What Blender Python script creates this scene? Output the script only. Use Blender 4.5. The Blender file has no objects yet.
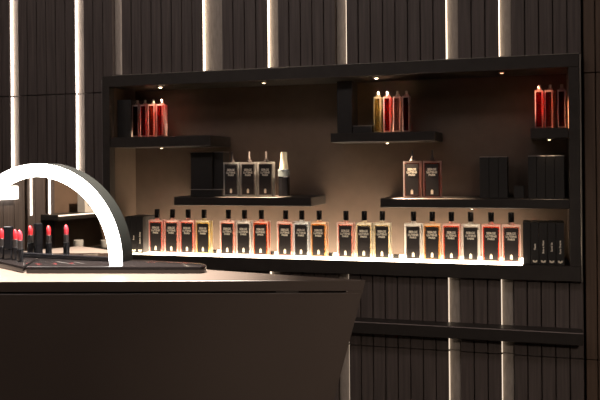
import bpy, bmesh, math, random
from mathutils import Vector, Matrix
random.seed(4)
SC = bpy.context.scene
C = SC.collection

# ------------------------------------------------------------------ camera
F_PX, THETA, HORIZON, ROLL, CAM_H = 780.0, 0.3013, 164.0, 0.0092, 1.15
FWD = Vector((-math.sin(THETA), math.cos(THETA), 0))
R0 = Vector((math.cos(THETA), math.sin(THETA), 0))
U0 = Vector((0, 0, 1))
CR = (R0 - ROLL * U0).normalized()
CU = (U0 + ROLL * R0).normalized()
CAM = Vector((0, 0, CAM_H))
cd = bpy.data.cameras.new('camera')
cam = bpy.data.objects.new('camera', cd)
C.objects.link(cam)
m = Matrix((CR, CU, -FWD)).transposed().to_4x4()
m.translation = CAM
cam.matrix_world = m
cd.sensor_width = 36
cd.lens = 36 * F_PX / 600
cd.shift_y = -(200 - HORIZON) / 600
cd.clip_start = 0.01
SC.camera = cam

# ------------------------------------------------------------------ world, exposure
w = bpy.data.worlds.new('world')
SC.world = w
w.use_nodes = True
w.node_tree.nodes['Background'].inputs[0].default_value = (1.0, 0.86, 0.78, 1)
w.node_tree.nodes['Background'].inputs[1].default_value = 0.0
SC.view_settings.view_transform = 'Standard'
SC.view_settings.look = 'None'
SC.view_settings.exposure = 0
SC.view_settings.gamma = 1
SC.view_settings.use_curve_mapping = False
SC.cycles.max_bounces = 10
SC.cycles.transmission_bounces = 8
SC.cycles.glossy_bounces = 5
SC.cycles.caustics_refractive = True
SC.cycles.sample_clamp_indirect = 6

def area(name, loc, aim, size, power, col):
    d = bpy.data.lights.new(name, 'AREA')
    d.energy = power; d.color = col; d.shape = 'RECTANGLE'; d.size, d.size_y = size
    o = bpy.data.objects.new(name, d); C.objects.link(o)
    o.location = loc
    o.rotation_euler = (Vector(aim) - Vector(loc)).to_track_quat('-Z', 'Y').to_euler()
    return o
def spot(name, loc, aim, power, col, angle=70, blend=.6, rad=.006):
    d = bpy.data.lights.new(name, 'SPOT')
    d.energy = power; d.color = col; d.spot_size = math.radians(angle); d.spot_blend = blend; d.shadow_soft_size = rad
    o = bpy.data.objects.new(name, d); C.objects.link(o)
    o.location = loc
    o.rotation_euler = (Vector(aim) - Vector(loc)).to_track_quat('-Z', 'Y').to_euler()
    return o
# added fill lights with no fixture: slats, counter and left wall
area('slat_fill', (-1.2, .5, 2.6), (-1.2, 2.0, 1.2), (2.2, .4), 12.5, (1, .86, .81))
area('side_fill', (1.2, -.6, 2.5), (.3, 2.1, .9), (.6, .6), 6.0, (1, .80, .66))
spot('counter_fill_spot', (-.75, 1.15, 2.6), (-.80, 1.12, .95), 1500, (1, .89, .78), 30, .9, .03)  # added to brighten the counter top from above
spot('left_wall_fill_spot', (-1.9, -.75, 2.2), (-3.2, -1.0, .85), 190, (1, .80, .62), 60, .7, .03)  # added to light the wall that the mirror shows
spot('counter_end_fill_spot', (.9, -1.6, 2.1), (.12, 1.1, .72), 75, (1, .82, .68), 30, .9, .05)  # added fill from front right for the counter front

# ------------------------------------------------------------------ pixel <-> place
def ray(px, py):
    return FWD + CR * ((px - 300) / F_PX) - CU * ((py - HORIZON) / F_PX)
def atY(px, py, Y):
    d = ray(px, py); return CAM + d * (Y / d.y)
def atZ(px, py, Z):
    d = ray(px, py); return CAM + d * ((Z - CAM_H) / d.z)
def X_(px, Y, py=200): return atY(px, py, Y).x
def Z_(px, py, Y): return atY(px, py, Y).z

D = 2.11                    # plane of the display niche's face
WALL = D + .025             # face of the wall slats
BACK = D + .16              # back of the niche

# ------------------------------------------------------------------ materials
def mat(name, col, rough=.5, metal=0, spec=.5, emit=None, estr=0, noise=0, nscale=20, stretch=(1, 1, 1), bump=0, trans=0, ior=1.45, coat=0):
    mt = bpy.data.materials.new(name); mt.use_nodes = True
    nt = mt.node_tree; b = nt.nodes['Principled BSDF']
    b.inputs['Base Color'].default_value = (*col, 1)
    b.inputs['Roughness'].default_value = rough
    b.inputs['Metallic'].default_value = metal
    b.inputs['Specular IOR Level'].default_value = spec
    b.inputs['IOR'].default_value = ior
    b.inputs['Transmission Weight'].default_value = trans
    b.inputs['Coat Weight'].default_value = coat
    if emit:
        b.inputs['Emission Color'].default_value = (*emit, 1)
        b.inputs['Emission Strength'].default_value = estr
    if noise or bump:
        tc = nt.nodes.new('ShaderNodeTexCoord'); mp = nt.nodes.new('ShaderNodeMapping')
        mp.inputs['Scale'].default_value = stretch
        n = nt.nodes.new('ShaderNodeTexNoise'); n.inputs['Scale'].default_value = nscale; n.inputs['Detail'].default_value = 5
        nt.links.new(tc.outputs['Object'], mp.inputs[0]); nt.links.new(mp.outputs[0], n.inputs['Vector'])
        if noise:
            r = nt.nodes.new('ShaderNodeValToRGB')
            r.color_ramp.elements[0].position = .3; r.color_ramp.elements[1].position = .7
            r.color_ramp.elements[0].color = (*[c * (1 - noise) for c in col], 1)
            r.color_ramp.elements[1].color = (*[min(1, c * (1 + noise)) for c in col], 1)
            nt.links.new(n.outputs['Fac'], r.inputs[0]); nt.links.new(r.outputs[0], b.inputs['Base Color'])
        if bump:
            bp = nt.nodes.new('ShaderNodeBump'); bp.inputs['Strength'].default_value = bump; bp.inputs['Distance'].default_value = .002
            nt.links.new(n.outputs['Fac'], bp.inputs['Height']); nt.links.new(bp.outputs[0], b.inputs['Normal'])
    return mt
M = {}
M['slat'] = mat('dark_oak_slat', (.105, .084, .077), .55, noise=.28, nscale=14, stretch=(9, 9, .35), bump=.25)
M['slat_end'] = mat('brown_panel', (.115, .075, .052), .5, noise=.2, nscale=14, stretch=(9, 9, .35), bump=.2)
M['channel'] = mat('pale_channel', (.34, .30, .265), .6, noise=.15, nscale=60, stretch=(3, 3, .6))
M['groove'] = mat('groove_backing', (.008, .007, .006), .8)
M['frame'] = mat('niche_frame_black', (.040, .034, .030), .42, noise=.12, nscale=40)
M['niche'] = mat('niche_brown_laminate', (.097, .068, .050), .55, noise=.08, nscale=30)
M['shelf'] = mat('shelf_black', (.035, .030, .027), .38, noise=.1, nscale=50)
M['metal'] = mat('brushed_trim', (.45, .42, .38), .35, 1)
M['steel'] = mat('dim_trim', (.22, .2, .19), .4, .8)
M['glow'] = mat('lit_acrylic', (.9, .85, .75), .5, emit=(1, .80, .58), estr=13)
M['tester'] = mat('black_label', (.034, .030, .030), .4, spec=.4)
M['ink'] = mat('pale_print', (.95, .88, .74), .5)
M['tag'] = mat('cream_tag', (.95, .86, .68), .5)
M['cap'] = mat('black_cap', (.012, .011, .011), .25)
M['nozzle'] = mat('smoked_nozzle', (.04, .035, .035), .3, .2)
M['box'] = mat('black_carton', (.02, .018, .017), .5, noise=.1, nscale=80)
M['box_lit_edge'] = mat('lit_carton_edge', (.30, .27, .25), .45)  # light on the carton tops, put into a greyer colour
M['counter'] = mat('counter_taupe_lacquer', (.128, .100, .084), .34, noise=.04, nscale=8)
M['gap'] = mat('shadow_gap', (.006, .005, .005), .8)
M['tray'] = mat('black_gloss_acrylic', (.012, .010, .010), .06, spec=.7)
M['mirror'] = mat('mirror_glass', (.86, .85, .83), .012, 1)
M['ring'] = mat('mirror_light', (1, 1, 1), .5, emit=(1, .965, .90), estr=12)
M['housing'] = mat('mirror_housing', (.012, .013, .012), .35)
M['floor'] = mat('dark_floor_stone', (.035, .03, .027), .3, noise=.25, nscale=5)
M['ceiling'] = mat('dark_ceiling', (.03, .027, .025), .8)
M['side'] = mat('brown_side_wall', (.20, .135, .095), .5, noise=.1, nscale=10)
M['white'] = mat('white_plastic', (.85, .82, .76), .35)
M['cream_pump'] = mat('cream_pump', (1, .93, .72), .35, emit=None)
M['silver'] = mat('silver_band', (.55, .66, .70), .22, .7)
M['gloss_black'] = mat('gloss_black_case', (.010, .010, .012), .12, spec=.7)
M['gold'] = mat('pink_metal', (.55, .25, .18), .25, .9)
for n, c in (('coral', (.62, .025, .035)), ('pink', (.58, .035, .055)), ('peach', (.9, .42, .25))):
    M['lip_' + n] = mat('lipstick_' + n, c, .38)
def glass(name, col, trans=.50, rough=.06):
    mt = bpy.data.materials.new(name); mt.use_nodes = True
    nt = mt.node_tree; b = nt.nodes['Principled BSDF']
    b.inputs['Base Color'].default_value = (*col, 1)
    b.inputs['Roughness'].default_value = rough
    b.inputs['Transmission Weight'].default_value = 1
    b.inputs['IOR'].default_value = 1.45
    tr = nt.nodes.new('ShaderNodeBsdfTranslucent'); tr.inputs['Color'].default_value = (*col, 1)
    mx = nt.nodes.new('ShaderNodeMixShader'); mx.inputs[0].default_value = trans
    nt.links.new(b.outputs[0], mx.inputs[1]); nt.links.new(tr.outputs[0], mx.inputs[2])
    nt.links.new(mx.outputs[0], nt.nodes['Material Output'].inputs[0])
    return mt
LIQ = dict(
    rose=(.95, .48, .42), pink=(.97, .62, .55), clear=(.93, .92, .90), amber=(.95, .62, .30), orange=(.95, .36, .16), red=(.85, .10, .06), salmon=(.95, .42, .32),
    cream=(.97, .90, .72), yellow=(.95, .80, .42), coral=(.95, .33, .24), deep=(.55, .05, .04), blue=(.82, .88, .93))
GL = {k: glass('glass_' + k, tuple(.6 + .4 * x for x in c)) for k, c in LIQ.items()}
LD = {k: glass('dark_perfume_' + k, tuple(x ** 1.6 * .7 for x in c), .30, .05) for k, c in LIQ.items()}
LB = {k: glass('lit_glass_' + k, tuple(.72 + .28 * x for x in c), .55, .03) for k, c in LIQ.items()}  # paler glass copy, bright gleam of the edges put into its colour
LM_ = {k: glass('tinted_perfume_' + k, tuple(x ** 1.5 * .72 for x in c), .30, .08) for k, c in LIQ.items()}
LQ = {k: glass('perfume_' + k, tuple(x * .92 for x in c), .5, .2) for k, c in LIQ.items()}
def lamp(name, col, s):
    return mat(name, (1, .9, .8), .5, emit=col, estr=s)

# ------------------------------------------------------------------ mesh helpers
def new_bm(): return bmesh.new()
def add_box(bm, lo, hi, bev=0, segs=1, mtx=None):
    b = bmesh.new()
    bmesh.ops.create_cube(b, size=1)
    lo, hi = Vector(lo), Vector(hi)
    for v in b.verts:
        v.co = Vector([(lo[i] + hi[i]) / 2 + v.co[i] * (hi[i] - lo[i]) for i in range(3)])
    if bev:
        bmesh.ops.bevel(b, geom=list(b.edges), offset=bev, segments=segs, affect='EDGES', profile=.5)
    merge(bm, b, mtx)
def merge(bm, b, mtx=None):
    if mtx is not None: bmesh.ops.transform(b, matrix=mtx, verts=list(b.verts))
    me = bpy.data.meshes.new('t'); b.to_mesh(me); b.free(); bm.from_mesh(me); bpy.data.meshes.remove(me)
def add_lathe(bm, prof, seg=20, mtx=None, sx=1, sy=1):
    b = bmesh.new(); rings = []
    for r, z in prof:
        if r <= 1e-6: rings.append([b.verts.new((0, 0, z))])
        else: rings.append([b.verts.new((r * sx * math.cos(2 * math.pi * i / seg), r * sy * math.sin(2 * math.pi * i / seg), z)) for i in range(seg)])
    for a, c in zip(rings, rings[1:]):
        for i in range(seg):
            j = (i + 1) % seg
            if len(a) == 1 and len(c) == 1: continue
            if len(a) == 1: b.faces.new((a[0], c[i], c[j]))
            elif len(c) == 1: b.faces.new((a[i], a[j], c[0]))
            else: b.faces.new((a[i], a[j], c[j], c[i]))
    if len(rings[0]) > 1: b.faces.new(rings[0])
    if len(rings[-1]) > 1: b.faces.new(rings[-1])
    bmesh.ops.recalc_face_normals(b, faces=list(b.faces))
    merge(bm, b, mtx)
def add_prism(bm, pts, z0, z1, bev=0, segs=2, mtx=None):
    b = bmesh.new()
    lo = [b.verts.new((x, y, z0)) for x, y in pts]; hi = [b.verts.new((x, y, z1)) for x, y in pts]
    b.faces.new(lo); b.faces.new(hi); n = len(pts)
    for i in range(n): b.faces.new((lo[i], lo[(i + 1) % n], hi[(i + 1) % n], hi[i]))
    bmesh.ops.recalc_face_normals(b, faces=list(b.faces))
    if bev: bmesh.ops.bevel(b, geom=list(b.edges), offset=bev, segments=segs, affect='EDGES', profile=.5)
    merge(bm, b, mtx)
def obj(name, bm, material, parent=None, smooth=False, loc=None):
    me = bpy.data.meshes.new(name)
    bm.to_mesh(me); bm.free()
    me.materials.append(material)
    if smooth:
        for p in me.polygons: p.use_smooth = True
        try: me.set_sharp_from_angle(angle=math.radians(35))
        except Exception: pass
    o = bpy.data.objects.new(name, me); C.objects.link(o)
    if parent: o.parent = parent
    if loc is not None: o.location = loc
    return o
def box_obj(name, lo, hi, material, parent=None, bev=0, segs=1):
    bm = new_bm(); add_box(bm, lo, hi, bev, segs); return obj(name, bm, material, parent)
def tag(o, label, cat, group=None):
    o['label'] = label; o['category'] = cat
    if group: o['group'] = group
    return o
def thing(name, label, cat, loc=(0, 0, 0), rz=0, group=None):
    o = bpy.data.objects.new(name, None); C.objects.link(o)
    o.empty_display_size = .02
    o.location = loc; o.rotation_euler = (0, 0, rz)
    return tag(o, label, cat, group)
def struct(o): o['kind'] = 'structure'; return o
def copy_tree(o, parent=None):
    c = o.copy(); C.objects.link(c)
    if parent: c.parent = parent
    for ch in list(o.children): copy_tree(ch, c)
    return c
_text = {}
def text_bm(bm, s, size, mtx, align='CENTER'):
    cu = bpy.data.curves.new('t', 'FONT'); cu.body = s; cu.size = size; cu.align_x = align; cu.align_y = 'CENTER'; cu.extrude = 0.00005
    cu.resolution_u = 2; cu.offset = size * .04
    o = bpy.data.objects.new('t', cu); C.objects.link(o)
    dg = bpy.context.evaluated_depsgraph_get(); dg.update()
    me = bpy.data.meshes.new_from_object(o.evaluated_get(dg))
    b = bmesh.new(); b.from_mesh(me); bmesh.ops.transform(b, matrix=mtx, verts=list(b.verts))
    m2 = bpy.data.meshes.new('t'); b.to_mesh(m2); b.free(); bm.from_mesh(m2)
    bpy.data.meshes.remove(m2); bpy.data.meshes.remove(me)
    bpy.data.objects.remove(o); bpy.data.curves.remove(cu)
FACE = Matrix.Rotation(math.pi / 2, 4, 'X')           # text in XY -> facing -Y

# ================================================================== SETTING
XL, XR = -3.2, 1.9
box = lambda n, lo, hi, mt: struct(box_obj(n, lo, hi, mt))
box('floor', (XL - .1, -2.6, -.05), (XR + .1, 2.7, 0), M['floor'])
box('ceiling', (XL - .1, -2.6, 2.7), (XR + .1, 2.7, 2.75), M['ceiling'])
box('wall_right', (XR, -2.6, 0), (XR + .05, 2.7, 2.7), M['side'])
box('wall_front', (XL - .1, -2.65, 0), (XR + .1, -2.6, 2.7), M['side'])

# niche outline in the wall plane
fx0 = X_(102.5, D, 140); fx1 = X_(580, D, 170)
fz1 = sum(Z_(x, y, D) for x, y in ((112, 75.8), (345, 65), (578, 53.8))) / 3
fz0 = sum(Z_(x, y, D) for x, y in ((581, 282.3), (460, 277.8))) / 2
led_z = sum(Z_(x, y, D) for x, y in ((133, 253.6), (300, 258.4), (520, 265.8))) / 3
ix0 = X_(109.5, D, 140); ix1 = X_(569.5, D, 200); iz1 = fz1 - .033
seam_up = (Z_(30, 96.3, WALL) + Z_(590, 71.8, WALL)) / 2
seam_lo = (Z_(345, 345.5, WALL) + Z_(600, 359.2, WALL)) / 2

# wall slats: grid of 33.3 mm, with light channels
P = .0333
chan = {}    # left edge px, width in slats, led side, strength, label
CH = [(10.3, 1, 'L', 5.5, 'brightest vertical light strip, leftmost on the slatted wall, near the picture edge', None),
      (75.3, 1, 'L', 5.5, 'bright vertical light strip on the slatted wall just left of the niche', None),
      (112.5, 1, 'R', 1.6, 'dim vertical light strip above the top left corner of the niche', None),
      (202.5, 2, 'L', 4.5, 'vertical light strip beside a wide pale channel above the niche', None),
      (267.5, 1, 'L', 3.6, 'vertical light strip above the niche, right of the wide pale channel', None),
      (335.5, 1, 'R', 1.0, 'faint vertical light strip above the middle of the niche', 'faint vertical light strip beside the sloping end of the counter'),
      (446, 1, 'L', 1.7, 'vertical light strip above the niche, left one of the right pair', 'vertical light strip below the niche, left of the two'),
      (499, 1, 'L', 1.7, 'vertical light strip above the niche, rightmost on the wall', 'vertical light strip below the niche, rightmost on the wall')]
X0 = X_(10.3, WALL, 150)
chx = []
for px, n, side, s, lab, lab2 in CH:
    k = round((X_(px, WALL, 150 if px < 110 else 30) - X0) / P)
    x = X_(px, WALL, 110 if px < 110 else 40)
    chx.append((x, n, side, s, lab, lab2))
edges = []         # slats (x0,x1)
x = chx[0][0]
cuts = sorted(chx)
def fill(a, b):
    n = max(1, round((b - a) / P)); st = (b - a) / n
    return [(a + i * st, a + (i + 1) * st) for i in range(n)]
edges += [(chx[0][0] - (i + 1) * P, chx[0][0] - i * P) for i in range(int((chx[0][0] - XL) / P) + 1)]
trimx = X_(583, WALL, 200)
for i, (x, n, *_r) in enumerate(cuts):
    a = x + n * P * (.93 if n == 1 else .93)
    b = cuts[i + 1][0] if i + 1 < len(cuts) else trimx
    edges += fill(a, b)
bm = new_bm(); bm2 = new_bm()
def zsegs(x0, x1):
    segs = [(0, seam_lo - .001), (seam_lo + .001, seam_up - .001), (seam_up + .001, 2.7)]
    out = []
    for a, b in segs:
        if x1 > fx0 + .004 and x0 < fx1 - .004:
            if a < fz0 < b: out.append((a, fz0 + .01))
            elif b <= fz0: out.append((a, b))
            if a < fz1 < b: out.append((fz1 - .01, b))
            elif a >= fz1: out.append((a, b))
        else: out.append((a, b))
    return out
G = .0011
for x0, x1 in edges:
    for a, b in zsegs(x0, x1):
        add_box(bm, (x0 + G, WALL, a), (x1 - G, WALL + .022, b), .0011)
struct(obj('wall_back', bm, M['slat']))
wr = trimx + .004
for x0, x1 in [(wr, X_(596.5, WALL, 200)), (X_(596.5, WALL, 200), X_(596.5, WALL, 200) + .12), (X_(596.5, WALL, 200) + .12, XR)]:
    for a, b in [(0, seam_lo - .001), (seam_lo + .001, seam_up - .001), (seam_up + .001, 2.7)]:
        add_box(bm2, (x0 + G, WALL - .002, a), (x1 - G, WALL + .022, b), .001)
struct(obj('wall_back_panel', bm2, M['slat_end']))
# dark backing behind the slats (around the niche)
bm = new_bm()
yb = WALL + .024
for lo, hi in (((XL, yb, 0), (XR, yb + .02, fz0 + .012)), ((XL, yb, fz1 - .012), (XR, yb + .02, 2.7)),
               ((XL, yb, fz0 + .012), (fx0 + .006, yb + .02, fz1 - .012)), ((fx1 - .006, yb, fz0 + .012), (XR, yb + .02, fz1 - .012))):
    add_box(bm, lo, hi)
struct(obj('wall_backing', bm, M['groove']))
# light channels
for i, (x, n, side, s, lab, lab2) in enumerate(chx):
    wd = n * P * .93
    inside = x + wd > fx0 and x < fx1
    for part_, lb_ in ((1, lab), (0, lab2)):
        if part_ == 0 and not inside: continue
        lb_ = lb_ or lab.replace('above', 'below')
        lm = lamp('strip_light_%s_%d' % ('abcdefgh'[i], part_), (1, .84, .72) if i < 3 else (1, .80, .60), (s if part_ else s * .30) * 2.0)
        st = bpy.data.objects.new('light_strip', None); C.objects.link(st)
        tag(st, lb_, 'light strip')
        bm = new_bm(); bl = new_bm()
        for a, b in zsegs(x, x + wd):
            if inside and part_ != (a > 1.15): continue
            add_box(bm, (x + .0005, WALL + .0145, a), (x + wd - .0005, WALL + .0235, b), .0005)
            xx = (x - .0008, x + .0016) if side == 'L' else (x + wd - .0016, x + wd + .0008)
            add_box(bl, (xx[0], WALL + .0075, a + .002), (xx[1], WALL + .0125, b - .002))
        obj('channel', bm, M['channel'], st)
        obj('diffuser', bl, lm, st)

# metal trims beside the niche
struct(box_obj('trim_1', (fx1 + .0005, D - .004, fz0), (fx1 + .0045, WALL + .02, fz1 - .002), M['metal'], bev=.0006))
xx = X_(101.5, D, 140)
struct(box_obj('trim_2', (fx0 - .004, D + .002, fz0), (fx0 - .0005, WALL + .02, fz1 - .01), M['steel'], bev=.0005))
struct(box_obj('trim_3', (X_(112, D, 76), D + .002, fz1 + .0004), (fx1, WALL, fz1 + .003), M['metal'], bev=.0005))

# ------------------------------------------------------------------ the display niche
ni = thing('display_niche', 'long dark niche recessed in the slatted wall, holding all perfume shelves', 'display niche')
bm = new_bm()
fy0, fy1 = D, D + .03
add_box(bm, (fx0, fy0, iz1), (fx1, fy1, fz1), .0012)
add_box(bm, (fx0, fy0, fz0), (fx1, fy1, led_z - .0005), .0012)
add_box(bm, (fx0, fy0, led_z - .0005), (ix0, fy1, iz1), .0008)
add_box(bm, (ix1, fy0, led_z - .0005), (fx1, fy1, iz1), .0008)
obj('frame', bm, M['frame'], ni)
box_obj('back_panel', (ix0 - .01, BACK, fz0), (ix1 + .01, BACK + .01, fz1), M['niche'], ni)
box_obj('side_panel', (ix0 - .012, fy1, led_z - .02), (ix0, BACK, iz1 + .01), M['niche'], ni)
box_obj('side_panel', (ix1, fy1, led_z - .02), (ix1 + .012, BACK, iz1 + .01), M['niche'], ni)
box_obj('top_panel', (ix0, fy1, iz1), (ix1, BACK, iz1 + .012), M['frame'], ni)
box_obj('bottom_panel', (ix0, fy1, led_z - .03), (ix1, BACK, led_z - .0075), M['frame'], ni)
gx1 = X_(522.5, D, 262)
box_obj('light_panel', (ix0 + .001, D + .0005, led_z - .007), (gx1, BACK - .001, led_z), M['glow'], ni, bev=.0008)
box_obj('shelf_end', (gx1 + .0005, D + .0005, led_z - .007), (ix1 - .001, BACK - .001, led_z), M['shelf'], ni, bev=.0008)

# ------------------------------------------------------------------ shelves
def shelf(px0, px1, pts_top, pts_bot, label, y0=D + .004):
    x0 = X_(px0, y0) if px0 else ix0 + .0005; x1 = X_(px1, y0) if px1 else ix1 - .0005
    zt = sum(Z_(a, b, y0) for a, b in pts_top) / len(pts_top); zb = sum(Z_(a, b, y0) for a, b in pts_bot) / len(pts_bot)
    o = box_obj('floating_shelf', (x0, y0, zb), (x1, BACK - .0005, zt), M['shelf'], bev=.0012)
    tag(o, label, 'shelf', 'black shelves inside the niche')
    return zt, zb, y0
S1 = shelf(None, 211, [(150, 136.6)], [(150, 147)], 'black shelf high on the left of the niche, under four red bottles')
S3 = shelf(173.7, 311, [(173.5, 196.8), (311, 197.6)], [(173.5, 205), (311, 207)], 'black shelf left of centre carrying three clear bottles and a pump bottle')
S4 = shelf(331, 436, [(352, 132.5), (430, 131.5)], [(345, 142.4)], 'black shelf high in the middle of the niche under the brightest bottles')
S5 = shelf(380.3, None, [(382, 198.7), (560, 199)], [(382, 208), (560, 208.4)], 'long black shelf on the right carrying two coral bottles and black cartons')
S6 = shelf(531, None, [(540, 128)], [(540, 138.3)], 'short black shelf in the upper right corner under three red bottles')

# ledge under the niche
lx0 = X_(230, D - .03); lz = (Z_(450, 325.6, D - .03) + Z_(575, 333, D - .03)) / 2
o = box_obj('wall_ledge', (lx0, D - .03, lz - .033), (fx1 + .003, WALL - .0003, lz), M['shelf'], bev=.002, segs=2)
box_obj('lit_front_edge', (lx0, D - .0318, lz - .0030), (fx1 + .003, D - .0301, lz - .0006), mat('ledge_highlight', (.28, .24, .23), .4), o)  # edge highlight painted as a thin paler strip
tag(o, 'narrow dark ledge along the slatted wall below the niche', 'ledge')

# ------------------------------------------------------------------ downlights
WARM = (1, .72, .48)
def put_spot(px, z, y, s, lab, pw, col=WARM, angle=80, aim=None, r=.0075):
    p = Vector((X_(px, y, 100), y, z))
    t = thing('downlight', lab, 'spotlight', (p.x, p.y, z))
    bm = new_bm(); add_lathe(bm, [(r * .74, -.0004), (r * .74, -.0035), (r * 1.05, -.0035), (r * 1.2, -.0018), (r * 1.2, -.0004)], 20)
    obj('rim', bm, M['metal'], t, True)
    bm = new_bm(); add_lathe(bm, [(r * .70, -.0006), (r * .70, -.0028), (r * .45, -.0045), (0, -.005)], 16)
    obj('lens', bm, lamp('lens_%d' % px, col, s), t, True)
    if pw: spot('downlight_beam', (p.x, p.y, z - .008), aim or (p.x, p.y + .01, z - 1), pw, col, angle, .6)
    return p
put_spot(160.5, iz1, D + .045, 25, 'small spotlight in the niche ceiling above four red bottles', 170, aim=(X_(148, D + .05, 120), D + .082, 1.28), angle=46)
put_spot(264, iz1, D + .045, 6, 'small spotlight in the niche ceiling between the two upper shelves', 130, aim=(X_(254, D + .03, 180), D + .05, 1.12), angle=40)
put_spot(376.5, iz1, D + .045, 25, 'small spotlight in the niche ceiling above the brightest bottles', 190, aim=(X_(388, D + .05, 120), D + .082, 1.28), angle=50)
put_spot(502, iz1, D + .045, 3.0, 'orange glowing spotlight in the niche ceiling, rightmost of its row', 110, col=(1, .45, .25), aim=(X_(552, D + .05, 120), D + .075, 1.29), angle=36)
put_spot(161, S1[1], D + .03, 8, 'tiny spotlight under the upper left shelf', .08, r=.006)
put_spot(387, S4[1], D + .03, 14, 'tiny spotlight under the upper middle shelf', 70, aim=(X_(423, D + .03, 180), D + .035, 1.05), angle=58, r=.006)
put_spot(549, S6[1], D + .03, 6, 'tiny spotlight under the upper right corner shelf', .6, r=.006)
put_spot(471, S5[1], D + .03, 8, 'tiny spotlight under the long right shelf', .08, r=.005)

# ------------------------------------------------------------------ perfume bottles
BW, BD, BH = .0488, .020, .1018
def bottle(liquid, style, lines, label, group=None):
    t = thing('perfume_bottle', label, 'perfume bottle', group=group)
    bm = new_bm()
    if style == 'bare':                            # thick pale walls, edge gleam in their colour, around a dark core
        for sg in (-1, 1):
            y0, y1 = sorted((sg * BD / 2, sg * (BD / 2 - .0026)))
            add_box(bm, (-BW / 2, y0, .0002), (BW / 2, y1, BH), .0009, 2)
        add_box(bm, (-BW / 2 + .0005, -BD / 2 + .0024, .0002), (BW / 2 - .0005, BD / 2 - .0024, .0052), .0005)
        add_box(bm, (-BW / 2 + .0005, -BD / 2 + .0024, BH - .0045), (BW / 2 - .0005, BD / 2 - .0024, BH), .0005)
    else:
        rim = .0034                                # thick pale walls, edge gleam in their colour, around the perfume
        for sg in (-1, 1):
            x0, x1 = sorted((sg * BW / 2, sg * (BW / 2 - rim)))
            add_box(bm, (x0, -BD / 2, .0002), (x1, BD / 2, BH), .0010, 2)
        add_box(bm, (-BW / 2 + rim - .0003, -BD / 2 + .0001, .0002), (BW / 2 - rim + .0003, BD / 2 - .0001, .0052), .0006)
        add_box(bm, (-BW / 2 + rim - .0003, -BD / 2 + .0001, BH - .0050), (BW / 2 - rim + .0003, BD / 2 - .0001, BH), .0006)
    obj('glass_body', bm, LB[liquid], t, True)
    bm = new_bm()
    if style == 'bare': add_box(bm, (-BW / 2 + .0006, -BD / 2 + .0027, .0054), (BW / 2 - .0006, BD / 2 - .0027, BH - .0047), .0008, 2)
    else: add_box(bm, (-BW / 2 + .0035, -BD / 2 + .0002, .0053), (BW / 2 - .0035, BD / 2 - .0006, BH - .0051), .0006, 1)
    obj('liquid', bm, (LD if style == 'bare' else LM_)[liquid], t, True)
    w2 = BW / 2 - .0064
    if style != 'bare':
        bm = new_bm(); add_prism(bm, [(-w2, .0065), (w2, .0065), (w2, BH - .0085), (-w2, BH - .0085)], 0, .0006, mtx=FACE)
        lb = obj('front_label', bm, M['tester'], t, loc=(0, -BD / 2 - .0002, 0))
        bm = new_bm()
        for k, (s, z, sz) in enumerate(lines):
            text_bm(bm, s, sz, Matrix.Translation((0, -.0008, z)) @ FACE)
        obj('lettering', bm, M['ink'], lb)
        bm = new_bm(); add_box(bm, (-.0034, -.0010, .0105), (.0034, -.0005, .0215)); add_box(bm, (-.0012, -.0010, .0215), (.0012, -.0005, .0240))
        obj('small_tag', bm, M['tag'], lb)
    bm = new_bm(); add_lathe(bm, [(.0075, BH - .0002), (.0075, BH + .003), (.0062, BH + .0035), (.0062, BH + .0065)], 20)
    obj('neck', bm, GL[liquid] if style != 'slim' else M['nozzle'], t, True)
    bm = new_bm()
    if style == 'cap':
        add_lathe(bm, [(.0074, BH + .0067), (.0078, BH + .0075), (.0078, BH + .031), (.0072, BH + .0325), (0, BH + .0327)], 20)
        obj('cap', bm, M['cap'], t, True)
    elif style == 'slim':
        add_lathe(bm, [(.0040, BH + .0067), (.0040, BH + .011), (.0030, BH + .013), (.0030, BH + .028), (.0024, BH + .030), (0, BH + .0303)], 14)
        obj('sprayer', bm, M['nozzle'], t, True)
    else:
        add_lathe(bm, [(.0040, BH + .0067), (.0042, BH + .014), (.003, BH + .016), (0, BH + .0165)], 14)
        obj('sprayer', bm, M['metal'], t, True)
    return t
LN = [('SERGE', .0785, .0086), ('LUTENS', .0705, .0080), ('PARIS', .0632, .0074)]
protos = {}
def put_bottle(liquid, style, x, y, z, rz, label, group=None):
    k = (liquid, style)
    if k not in protos:
        t = bottle(liquid, style, LN, label, group); protos[k] = t
    else:
        t = copy_tree(protos[k]); t['label'] = label
        if group: t['group'] = group
        elif 'group' in t: del t['group']
    t.location = (x, y, z); t.rotation_euler = (0, 0, rz)
    return t
GROUP = 'perfume bottles lined up on the lit bottom shelf'
nth = ['first', 'second', 'third', 'fourth', 'fifth', 'sixth', 'seventh']
rows = [
 ('leftmost group of four', [(155.8, 'rose'), (171.4, 'pink'), (187, 'rose'), (203, 'yellow')]),
 ('second group of three', [(227.3, 'pink'), (243.5, 'clear'), (260.5, 'orange')]),
 ('middle group of three', [(284.8, 'pink'), (301, 'blue'), (318.5, 'amber')]),
 ('fourth group of three', [(345.3, 'pink'), (363.8, 'cream'), (381.9, 'cream')]),
 ('rightmost group of seven', [(413.2, 'clear'), (432, 'amber'), (451.2, 'salmon'), (470.5, 'clear'), (491, 'coral'), (511.2, 'pink')])]
# the rightmost group holds six bottles; name it so
rows[4] = ('rightmost group of six', rows[4][1])
word = dict(rose='rose red', pink='pale pink', clear='clear', amber='amber', orange='orange', red='deep red', cream='cream', yellow='golden yellow', coral='coral', salmon='salmon red', blue='cool clear', deep='dark red')
yb = D + .036
for gname, lst in rows:
    for i, (px, col) in enumerate(lst):
        lab = '%s perfume bottle, black label, %s from left in the %s' % (word[col], nth[i], gname)
        put_bottle(col, 'cap', X_(px, yb - BD / 2, 240), yb, led_z + .0003, random.uniform(-.02, .02), lab, GROUP)
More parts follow.
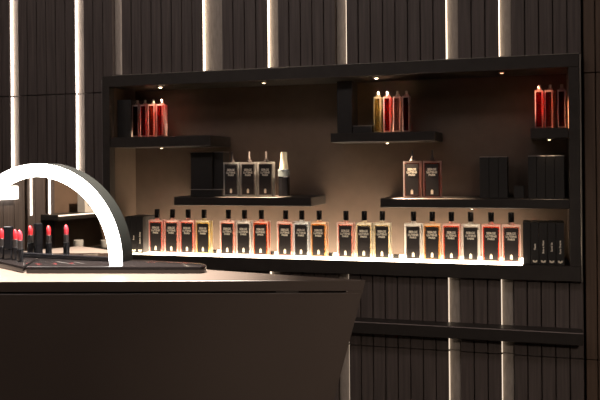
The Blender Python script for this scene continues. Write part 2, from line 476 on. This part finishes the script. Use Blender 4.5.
# clear bottles on the left centre shelf
for i, (px, c) in enumerate(((231, 'blue'), (248, 'clear'), (265.2, 'clear'))):
    put_bottle(c, 'slim', X_(px, D + .034, 180), D + .044, S3[0] + .0003, 0,
               'colourless perfume bottle with slim sprayer, %s of three on the left centre shelf' % ('left', 'middle', 'right')[i], 'clear bottles on the left centre shelf')
for i, (px, c) in enumerate(((411.9, 'pink'), (432, 'coral'))):
    put_bottle(c, 'slim', X_(px, D + .030, 180), D + .040, S5[0] + .0003, 0,
               ('pale pink', 'coral red')[i] + ' perfume bottle with slim sprayer on the long right shelf', 'coral bottles on the right shelf')
# bottles seen edge-on on the upper shelves
def edge_row(S, lst, rz, group, where):
    for i, (px, c, a) in enumerate(lst):
        x = X_(px, D + .078, 115)
        put_bottle(c, 'bare', x, D + .078, S[0] + .0003, a,
                   '%s perfume bottle seen edge on, %s from the left on %s' % (word[c], nth[i], where), group)
edge_row(S1, [(137.5, 'deep', 1.78), (145.3, 'red', 1.78), (153.3, 'coral', 1.76), (162, 'red', 1.70)], 0, 'red bottles on the upper left shelf', 'the upper left shelf')
edge_row(S4, [(378.5, 'yellow', 1.60), (388, 'red', 1.62), (397.8, 'pink', 1.60), (406.7, 'deep', 1.63)], 0, 'bottles on the upper middle shelf', 'the upper middle shelf')
edge_row(S6, [(539.5, 'red', 1.5), (550.3, 'coral', 1.38), (562, 'deep', 1.5)], 0, 'red bottles on the upper right shelf', 'the upper right shelf')

# pump bottle on the left centre shelf
p = Vector((X_(283, D + .075, 180), D + .085, S3[0]))
t = thing('pump_bottle', 'black serum bottle with silver band and glowing cream pump cap on the left centre shelf', 'bottle', p)
h = lambda py: Z_(283, py, D + .075) - p.z
bm = new_bm(); add_box(bm, (-.0145, -.011, .0004), (.0145, .011, h(177)), .002, 2); obj('body', bm, M['gloss_black'], t)
bm = new_bm(); add_box(bm, (-.0150, -.0115, h(177) + .0001), (.0150, .0115, h(169.5)), .0015, 2); obj('band', bm, M['silver'], t)
bm = new_bm()
add_lathe(bm, [(.0125, h(169.5) + .0002), (.0118, h(165)), (.0098, h(158)), (.0098, h(153)), (.0088, h(152)), (0, h(151.8))], 20)
obj('pump_cap', bm, M['cream_pump'], t, True)

# ------------------------------------------------------------------ cartons
def carton(x0, x1, y0, y1, z0, z1, label, text=None, group=None, edge=False, name='perfume_carton'):
    t = thing(name, label, 'box', ((x0 + x1) / 2, (y0 + y1) / 2, z0), group=group)
    hx, hy, hz = (x1 - x0) / 2, (y1 - y0) / 2, z1 - z0
    bm = new_bm(); add_box(bm, (-hx, -hy, .0003), (hx, hy, hz - (.0018 if edge else 0)), .0007); obj('sleeve', bm, M['box'], t)
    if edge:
        bm = new_bm(); add_box(bm, (-hx, -hy, hz - .0016), (hx, hy, hz), .0004); obj('lit_top_edge', bm, M['box_lit_edge'], t)  # thin strip standing in for light along the top edge
    if text:
        bm = new_bm()
        text_bm(bm, text, .0065, Matrix.Translation((0, -hy - .0004, hz * .42)) @ FACE @ Matrix.Rotation(math.pi / 2, 4, 'Z'), 'CENTER')
        obj('title', bm, M['ink'], t)
        bm = new_bm(); b = hx * .62
        add_prism(bm, [(-b, .0115), (-b * .4, .0115), (0, .0085), (b * .4, .0115), (b, .0115), (b * .9, .0065), (0, .0045), (-b * .9, .0065)], 0, .0003, mtx=Matrix.Translation((0, -hy - .0002, 0)) @ FACE)
        obj('emblem', bm, M['tag'], t)
    return t
cy = D + .02
# lit shelf, right end: five cartons
ctop = Z_(540, 222.5, cy)
ed = [522.8, 530.8, 539, 547.5, 556, 564.5]
txt = [None, 'Serge Noire', 'Rose de Nuit', 'Five O\'Clock', 'Nuit de Cellophane']
txt = [None, 'Fleurs', 'Bois et Musc', 'Santal de', 'Rose Orange']
lb = ['plain black carton without title beside the rightmost perfume bottle', 'slim black carton with short white spine title, first of four titled at the right end',
      'slim black carton with spine title, second of four titled at the right end', 'slim black carton with spine title, third of four titled at the right end', 'slim black carton with spine title at the far right end of the bottom shelf']
for i in range(5):
    xa, xb = X_(ed[i], cy, 245), X_(ed[i + 1], cy, 245)
    carton(xa + .0003, xb - .0003, cy, cy + .085, led_z, ctop, lb[i], txt[i], 'cartons at the right end of the bottom shelf')
# left end: three cartons
ctl = Z_(140, 216.5, cy)
ed = [125, 130.5, 136.8, 143]
lb = ['slim black carton standing nearest the left wall of the niche, mostly behind the mirror', 'slim black carton with short spine title at the left end of the bottom shelf', 'slim black carton with long spine title just left of the perfume bottles']
for i in range(3):
    xa, xb = X_(ed[i], cy, 235), X_(ed[i + 1], cy, 235)
    carton(xa + .0003, xb - .0003, cy, cy + .085, led_z, ctl, lb[i], [None, 'Rose', 'Ambre Sultan'][i], 'cartons at the left end of the bottom shelf')
# long right shelf: two clusters of cartons
z5 = S5[0]; cy5 = D + .05
top5 = Z_(493, 156.6, cy5)
ed = [479.5, 489, 498.3, 507.5]
for i in range(3):
    carton(X_(ed[i], cy5, 175) + .0002, X_(ed[i + 1], cy5, 175) - .0002, cy5, cy5 + .08, z5, top5,
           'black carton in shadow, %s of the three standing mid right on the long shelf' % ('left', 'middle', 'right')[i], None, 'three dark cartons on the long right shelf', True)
cy6 = D + .03; top6 = Z_(548, 155.6, cy6)
ed = [528, 536.5, 545.5, 554.5, 564.5]
for i in range(4):
    carton(X_(ed[i], cy6, 175) + .0002, X_(ed[i + 1], cy6, 175) - .0002, cy6, cy6 + .085, z5, top6,
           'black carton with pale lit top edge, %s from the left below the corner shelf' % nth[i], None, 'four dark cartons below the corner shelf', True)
carton(X_(514, cy6 + .02, 190), X_(524, cy6 + .02, 190), cy6 + .02, cy6 + .05, z5, Z_(520, 186, cy6 + .02), 'small low black carton between the two groups on the long right shelf')
# left centre shelf: tall carton on a flat one
z3 = S3[0]; cy3 = D + .045
flat = Z_(205, 189.3, cy3)
xa, xb = X_(190.5, cy3, 190), X_(222, cy3, 190)
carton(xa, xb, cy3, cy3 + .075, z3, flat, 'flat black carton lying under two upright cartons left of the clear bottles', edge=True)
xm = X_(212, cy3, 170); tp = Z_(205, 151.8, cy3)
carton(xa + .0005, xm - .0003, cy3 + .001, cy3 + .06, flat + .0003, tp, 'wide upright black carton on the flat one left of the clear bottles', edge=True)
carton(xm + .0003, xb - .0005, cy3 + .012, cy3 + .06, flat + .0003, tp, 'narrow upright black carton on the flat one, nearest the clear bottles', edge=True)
# upper middle shelf: tall carton, flat carton
z4 = S4[0]; cy4 = D + .045
carton(X_(337, cy4, 110), X_(352, cy4, 110), cy4, cy4 + .07, z4, Z_(345, 81, cy4), 'tall black carton at the left end of the upper middle shelf', edge=False)
carton(X_(352.6, cy4, 110), X_(371.5, cy4, 110), cy4, cy4 + .07, z4, Z_(362, 125.5, cy4), 'flat black carton lying left of the brightest bottles', edge=True)
# upper left shelf
z1 = S1[0]; cy1 = D + .045
carton(ix0 + .001, X_(131, cy1, 110), cy1, cy1 + .09, z1, Z_(120, 100, cy1), 'wide black carton at the left end of the upper left shelf beside red bottles')
# little black blocks between the bottle groups
for px, lab in ((214, 'tiny black block in the gap after the leftmost bottle group'), (271.5, 'tiny black block in the gap before the middle bottle group'),
                (330, 'tiny black block in the gap after the middle bottle group'), (396, 'tiny black block in the gap before the rightmost bottle group')):
    x = X_(px, D + .06, 245)
    o = box_obj('name_block', (x - .009, D + .055, led_z + .0003), (x + .009, D + .067, led_z + .012), M['cap'], bev=.0008)
    tag(o, lab, 'block', 'small black blocks on the lit shelf')

# ------------------------------------------------------------------ counter
def cf(x, z_fwd, Z): return R0 * x + FWD * z_fwd + Vector((0, 0, Z))     # camera-yaw aligned floor frame
v0 = 280.8 - HORIZON
ZF = 1.25
CT = CAM_H - v0 * ZF / F_PX                      # counter top height
def on(px, py, Z):
    p = atZ(px, py, Z); return p
ct = thing('display_counter', 'dark taupe counter with mitred sloping right end in the left foreground', 'counter')
A = atZ(366, 280.2, CT)                          # front right corner
fdir = (atZ(0, 281.6, CT) - A); fdir.z = 0; fdir.normalize()
Lf = A + fdir * 1.5
Bk = atZ(208, 269.8, CT)
bdir = (Bk - A); bdir.z = 0; bdir.normalize()
Lb = A + bdir * .95
nrm = Vector((-fdir.y, fdir.x, 0))
if nrm.dot(FWD) > 0: nrm = -nrm                  # out towards the viewer
pxm = F_PX / ZF
th = 10.8 / pxm
# local frame: origin A, x along front to the right, y away from viewer
ex = -fdir; ey = -nrm
LM = Matrix((ex, ey, Vector((0, 0, 1)))).transposed().to_4x4(); LM.translation = Vector((A.x, A.y, 0))
inv = LM.inverted()
bl = inv @ Lb; bl2 = (bl.x, bl.y)
bm = new_bm()
slope = (366 - 333) / (400 - 280.0)
# top slab as prism with sloped end: build by hand
def slab(bm, z1, z0, inset=0, back=.0, xr=0):
    b = bmesh.new()
    x1 = -slope * (CT - z1) - xr; x0 = -slope * (CT - z0) - xr
    k = bl2[1] / bl2[0]
    def loop(xr_, z): return [b.verts.new(q) for q in [(bl2[0] - .003, inset, z), (xr_, inset, z), (bl2[0], bl2[1] + inset, z), (bl2[0] - .003, bl2[1] + inset, z)]]
    lo, hi = loop(x0, z0), loop(x1, z1)
    b.faces.new(lo); b.faces.new(hi)
    for i in range(4): b.faces.new((lo[i], lo[(i + 1) % 4], hi[(i + 1) % 4], hi[i]))
    bmesh.ops.recalc_face_normals(b, faces=list(b.faces))
    bmesh.ops.bevel(b, geom=list(b.edges), offset=.0006, segments=1, affect='EDGES')
    merge(bm, b, LM)
slab(bm, CT, CT - th)
obj('counter_top', bm, M['counter'], ct)
bm = new_bm(); g = .0032
slab(bm, CT - th - .0001, CT - th - g, inset=.006, xr=.026); obj('shadow_gap', bm, M['gap'], ct)
# lit edge piece right of the gap, and lower front
bm = new_bm(); slab(bm, CT - th - g - .0001, 0.0005, 0.0); obj('front_panel', bm, M['counter'], ct)
bm = new_bm()
ga = -slope * (th + .0001); gb = -slope * (th + g)
add_prism(bm, [(ga - .024, CT - th), (ga, CT - th), (gb, CT - th - g), (ga - .025, CT - th - g)], -.0, .0058, mtx=LM @ Matrix.Translation((0, .0060, 0)) @ FACE)
obj('end_piece', bm, M['counter'], ct)
bm = new_bm(); xa, xb = (inv @ atZ(275.5, 281, CT)).x, (inv @ atZ(298, 281, CT)).x
add_box(bm, (xa, .0015, CT - th - g * .95), (xb, .0058, CT - th - .0002), .0005, mtx=LM)
obj('latch', bm, M['steel'], ct)

# ------------------------------------------------------------------ trays on the counter
TT = CT + .0125                                   # tray top height
def trayprism(name, pts, label, z0=CT + .0003, z1=TT, bev=.002):
    bm = new_bm(); add_prism(bm, [(p.x, p.y) for p in pts], z0, z1, bev, 2)
    return tag(obj(name, bm, M['tray'], None, True), label, 'tray')
tf_l = atZ(26, 266.5, TT); tf_r = atZ(200, 266.5, TT)
tl_b = atZ(43, 256.3, TT)
tb_r = atZ(190, 262.3, TT)
rr = [atZ(204.5, 265.8, TT), atZ(206.5, 265, TT), atZ(205.5, 264, TT), atZ(200, 263, TT)]
tb_l = atZ(43, 254.5, TT)
main = [tf_l, tf_r] + rr + [tb_r, tb_l]
trayprism('display_tray', main, 'glossy black tray with rounded right end under the lit mirror')
q = [atZ(-62, 247.5, TT), atZ(-52, 245.8, TT), atZ(22, 252.2, TT), atZ(41.0, 255.5, TT), atZ(23.0, 266.2, TT), atZ(0, 261.3, TT)]
trayprism('lipstick_tray', q, 'glossy black angled tray at the left edge carrying the coral lipsticks')

# ------------------------------------------------------------------ arched mirror
MR = atZ(122.5, 262, TT); ML = atZ(-36.5, 253.8, TT)
mt_ = (MR - ML); mt_.z = 0; W2 = mt_.length / 2; mt_.normalize()
mn = Vector((mt_.y, -mt_.x, 0))
if mn.dot(-FWD) < 0: mn = -mn                     # faces the viewer side
mc = (MR + ML) / 2; mc.z = TT
topz = atZ(42, 262, TT)
# arch centre line: choose height so the top meets y=162
dd = (mc - CAM).dot(FWD)
HM = CAM_H + (HORIZON - 161.5) * dd / F_PX - TT
MM = Matrix((mt_, -mn, Vector((0, 0, 1)))).transposed().to_4x4(); MM.translation = mc   # local: x right, y back, z up
mi = thing('lit_mirror', 'half round mirror with glowing white rim standing on the black tray', 'mirror')
def arch(bm, o, t, y0, y1, seg=72, z0=0.0, y_taper=0):
    """half ring: outer edge o inside the full outline, thickness t"""
    b = bmesh.new()
    def pt(off, a, y): return b.verts.new(((W2 - off) * math.cos(a), y, z0 + (HM - off) * math.sin(a)))
    rows_ = []
    for i in range(seg + 1):
        a = math.pi * i / seg
        rows_.append([pt(o, a, y0), pt(o + t, a, y0), pt(o + t, a, y1), pt(o, a, y1)])
    for r1, r2 in zip(rows_, rows_[1:]):
        for j in range(4): b.faces.new((r1[j], r1[(j + 1) % 4], r2[(j + 1) % 4], r2[j]))
    b.faces.new(rows_[0]); b.faces.new(rows_[-1])
    bmesh.ops.recalc_face_normals(b, faces=list(b.faces))
    merge(bm, b, MM)
RT = .0245
def half(off, n=64): return [((W2 - off) * math.cos(math.pi * i / n), .001 + (HM - off) * math.sin(math.pi * i / n)) for i in range(n + 1)]
bm = new_bm(); arch(bm, .0008, RT, -.006, 0.001, z0=.001); obj('light_ring', bm, M['ring'], mi, True)
bm = new_bm(); arch(bm, 0, .012, .0012, .031, z0=.0008)
add_prism(bm, half(.004), -.004, 0, mtx=MM @ Matrix.Translation((0, .008, 0)) @ FACE)
obj('housing', bm, M['housing'], mi, True)
bm = new_bm(); add_prism(bm, half(RT + .001), 0, .003, mtx=MM @ Matrix.Translation((0, .0035, 0)) @ FACE)
obj('mirror_glass', bm, M['mirror'], mi)
wb = W2 - RT - .001
bm = new_bm(); add_box(bm, (-wb, -.006, .0006), (wb, .0002, .0085), .0008, mtx=MM); obj('bottom_bezel', bm, M['gloss_black'], mi)

# ------------------------------------------------------------------ lipsticks
def lipstick(loc, lip, label, rz=0, h=.066, r=.0062, group='open lipsticks on the left tray'):
    t = thing('lipstick', label, 'lipstick', loc, rz, group)
    bm = new_bm(); add_lathe(bm, [(r, .0003), (r, h * .40), (r * .96, h * .405)], 20); obj('case', bm, M['gloss_black'], t, True)
    bm = new_bm(); add_lathe(bm, [(r * .84, h * .406), (r * .84, h * .66), (r * .80, h * .665)], 20); obj('inner_tube', bm, M['nozzle'], t, True)
    bm = new_bm(); add_lathe(bm, [(r * .70, h * .666), (r * .72, h * .82), (r * .66, h * .9), (r * .45, h * .97), (r * .18, h), (0, h)], 20)
    for v in bm.verts:
        if v.co.z > h * .8: v.co.z -= max(0, (v.co.x + r * .3)) * (v.co.z - h * .8) / (h * .2) * .9
    obj('lip_colour', bm, M['lip_' + lip], t, True)
    return t
lipstick(atZ(2.3, 258.7, TT), 'coral', 'coral lipstick with open cap at the very left edge', .3, h=.058)
lipstick(atZ(15.7, 260.0, TT), 'coral', 'coral lipstick, left one of the touching pair on the left tray', .4, h=.0585)
lipstick(atZ(20.2, 261.8, TT), 'pink', 'pinkish red lipstick, right one of the touching pair on the left tray', .2, h=.0595)
# capped tube between them
p = atZ(8.8, 259.2, TT)
t = thing('capped_lipstick', 'tall closed black lipstick between the coral ones at left', 'lipstick', p, .3)
hh = .062
bm = new_bm(); add_box(bm, (-.0068, -.0068, .0003), (.0068, .0068, hh * .3), .001, 2); obj('case', bm, M['gloss_black'], t)
bm = new_bm(); add_box(bm, (-.0070, -.0070, hh * .3 + .0003), (.0070, .0070, hh), .0015, 2); obj('cap', bm, M['gloss_black'], t)

# ------------------------------------------------------------------ the left wall, seen in the mirror
def mirrored(px, py, X=XL):
    """where the sight line through a picture point, bounced by the mirror, meets the left wall"""
    d = ray(px, py).normalized()
    t = (mc - CAM).dot(mn) / d.dot(mn); P0 = CAM + d * t
    r = d - 2 * d.dot(mn) * mn
    k = (X - P0.x) / r.x
    return P0 + r * k, k
box('wall_left', (XL - .05, -2.6, 0), (XL, 2.7, 2.7), M['side'])
def my(px, X=XL): return mirrored(px, 205, X)[0].y
def mz(px, py, X=XL): return mirrored(px, py, X)[0].z
# dark slats with two glowing strips on the left wall
bm = new_bm()
ya, yb2 = my(52), my(-20) + .6
n = int((yb2 - ya) / .07)
s1, s2 = my(46.5), my(28)
for i in range(n):
    a = ya + i * .07; b = a + .07
    if any(a - .012 < q < b - .0 for q in (s1, s2)): b -= .018
    add_box(bm, (XL + .0003, a + .001, 0), (XL + .022, b - .001, 2.7), .001)
struct(obj('wall_left_slats', bm, M['slat']))
for q, hz, lab in ((s1, 1.6, 'thin vertical light line seen in the mirror, right of the two'), (s2, 1.6, 'thin vertical light line seen in the mirror, left of the two')):
    o = box_obj('light_strip', (XL + .0225, q - .005, mz(46, 214)), (XL + .027, q + .005, 2.2), lamp('mirror_strip_%.2f' % q, (1, .9, .8), 3.5))
    tag(o, lab, 'light strip')
# lit display panel at the far left of the reflection
o = box_obj('light_box', (XL + .023, my(11), mz(8, 199)), (XL + .06, my(-8), mz(8, 186)), lamp('light_box_face', (1, .93, .84), 5), bev=.003)
tag(o, 'glowing white light box reflected at the left edge of the mirror', 'light box')
# shelf with a boxed product, reflected
X2 = XL + .16
zs = mz(85, 213, X2)
o = box_obj('reflected_shelf', (XL + .0005, my(116, X2), zs - .03), (X2, my(58, X2), zs), M['shelf'], bev=.0015)
box_obj('lit_front_edge', (X2 + .0003, my(116, X2), zs - .008), (X2 + .002, my(58, X2), zs - .001), lamp('shelf_edge_light', (1, .85, .7), 1.5), o)
o.name = 'wall_shelf'; tag(o, 'dark shelf with a bright front edge seen in the mirror', 'shelf')
pm = mat('cream_carton', (.95, .9, .8), .5)
xb = X2 - .05
o = thing('boxed_jar', 'cream boxed product on the shelf seen in the mirror', 'box', (xb, (my(95, xb) + my(81, xb)) / 2, zs))
hw = abs(my(95, xb) - my(81, xb)) / 2; hh = mz(88, 190, xb) - zs
bm = new_bm(); add_box(bm, (-.03, -hw, .0003), (.03, hw, hh), .002); obj('carton', bm, pm, o)
bm = new_bm(); add_lathe(bm, [(hw * .55, hh * .3), (hw * .55, hh * .62), (hw * .3, hh * .66), (hw * .3, hh * .8)], 20, mtx=Matrix.Translation((.0305, 0, 0)) , sx=.05)
obj('printed_jar', bm, M['silver'], o, True)
# white jars on the lower shelf, reflected
zj = mz(90, 250.5, X2)
o = box_obj('wall_shelf', (XL + .0005, my(118, X2), zj - .04), (X2, my(52, X2), zj), M['shelf'], bev=.0015)
tag(o, 'low dark shelf carrying two white jars, seen in the mirror', 'shelf')
for px, lab in ((78, 'small white jar seen in the mirror, left of the two'), (105, 'small white jar seen in the mirror, right of the two')):
    w_ = abs(my(px + 3.5, xb) - my(px - 3.5, xb)) / 2; h_ = mz(px, 240, xb) - zj
    t = thing('cream_jar', lab, 'jar', (xb, my(px, xb), zj))
    bm = new_bm(); add_lathe(bm, [(w_ * .94, .0004), (w_, .004), (w_, h_ * .62), (w_ * .96, h_ * .64)], 24); obj('jar_body', bm, M['white'], t, True)
    bm = new_bm(); add_lathe(bm, [(w_ * 1.03, h_ * .645), (w_ * 1.03, h_ * .98), (w_ * .98, h_), (0, h_)], 24); obj('lid', bm, M['white'], t, True)
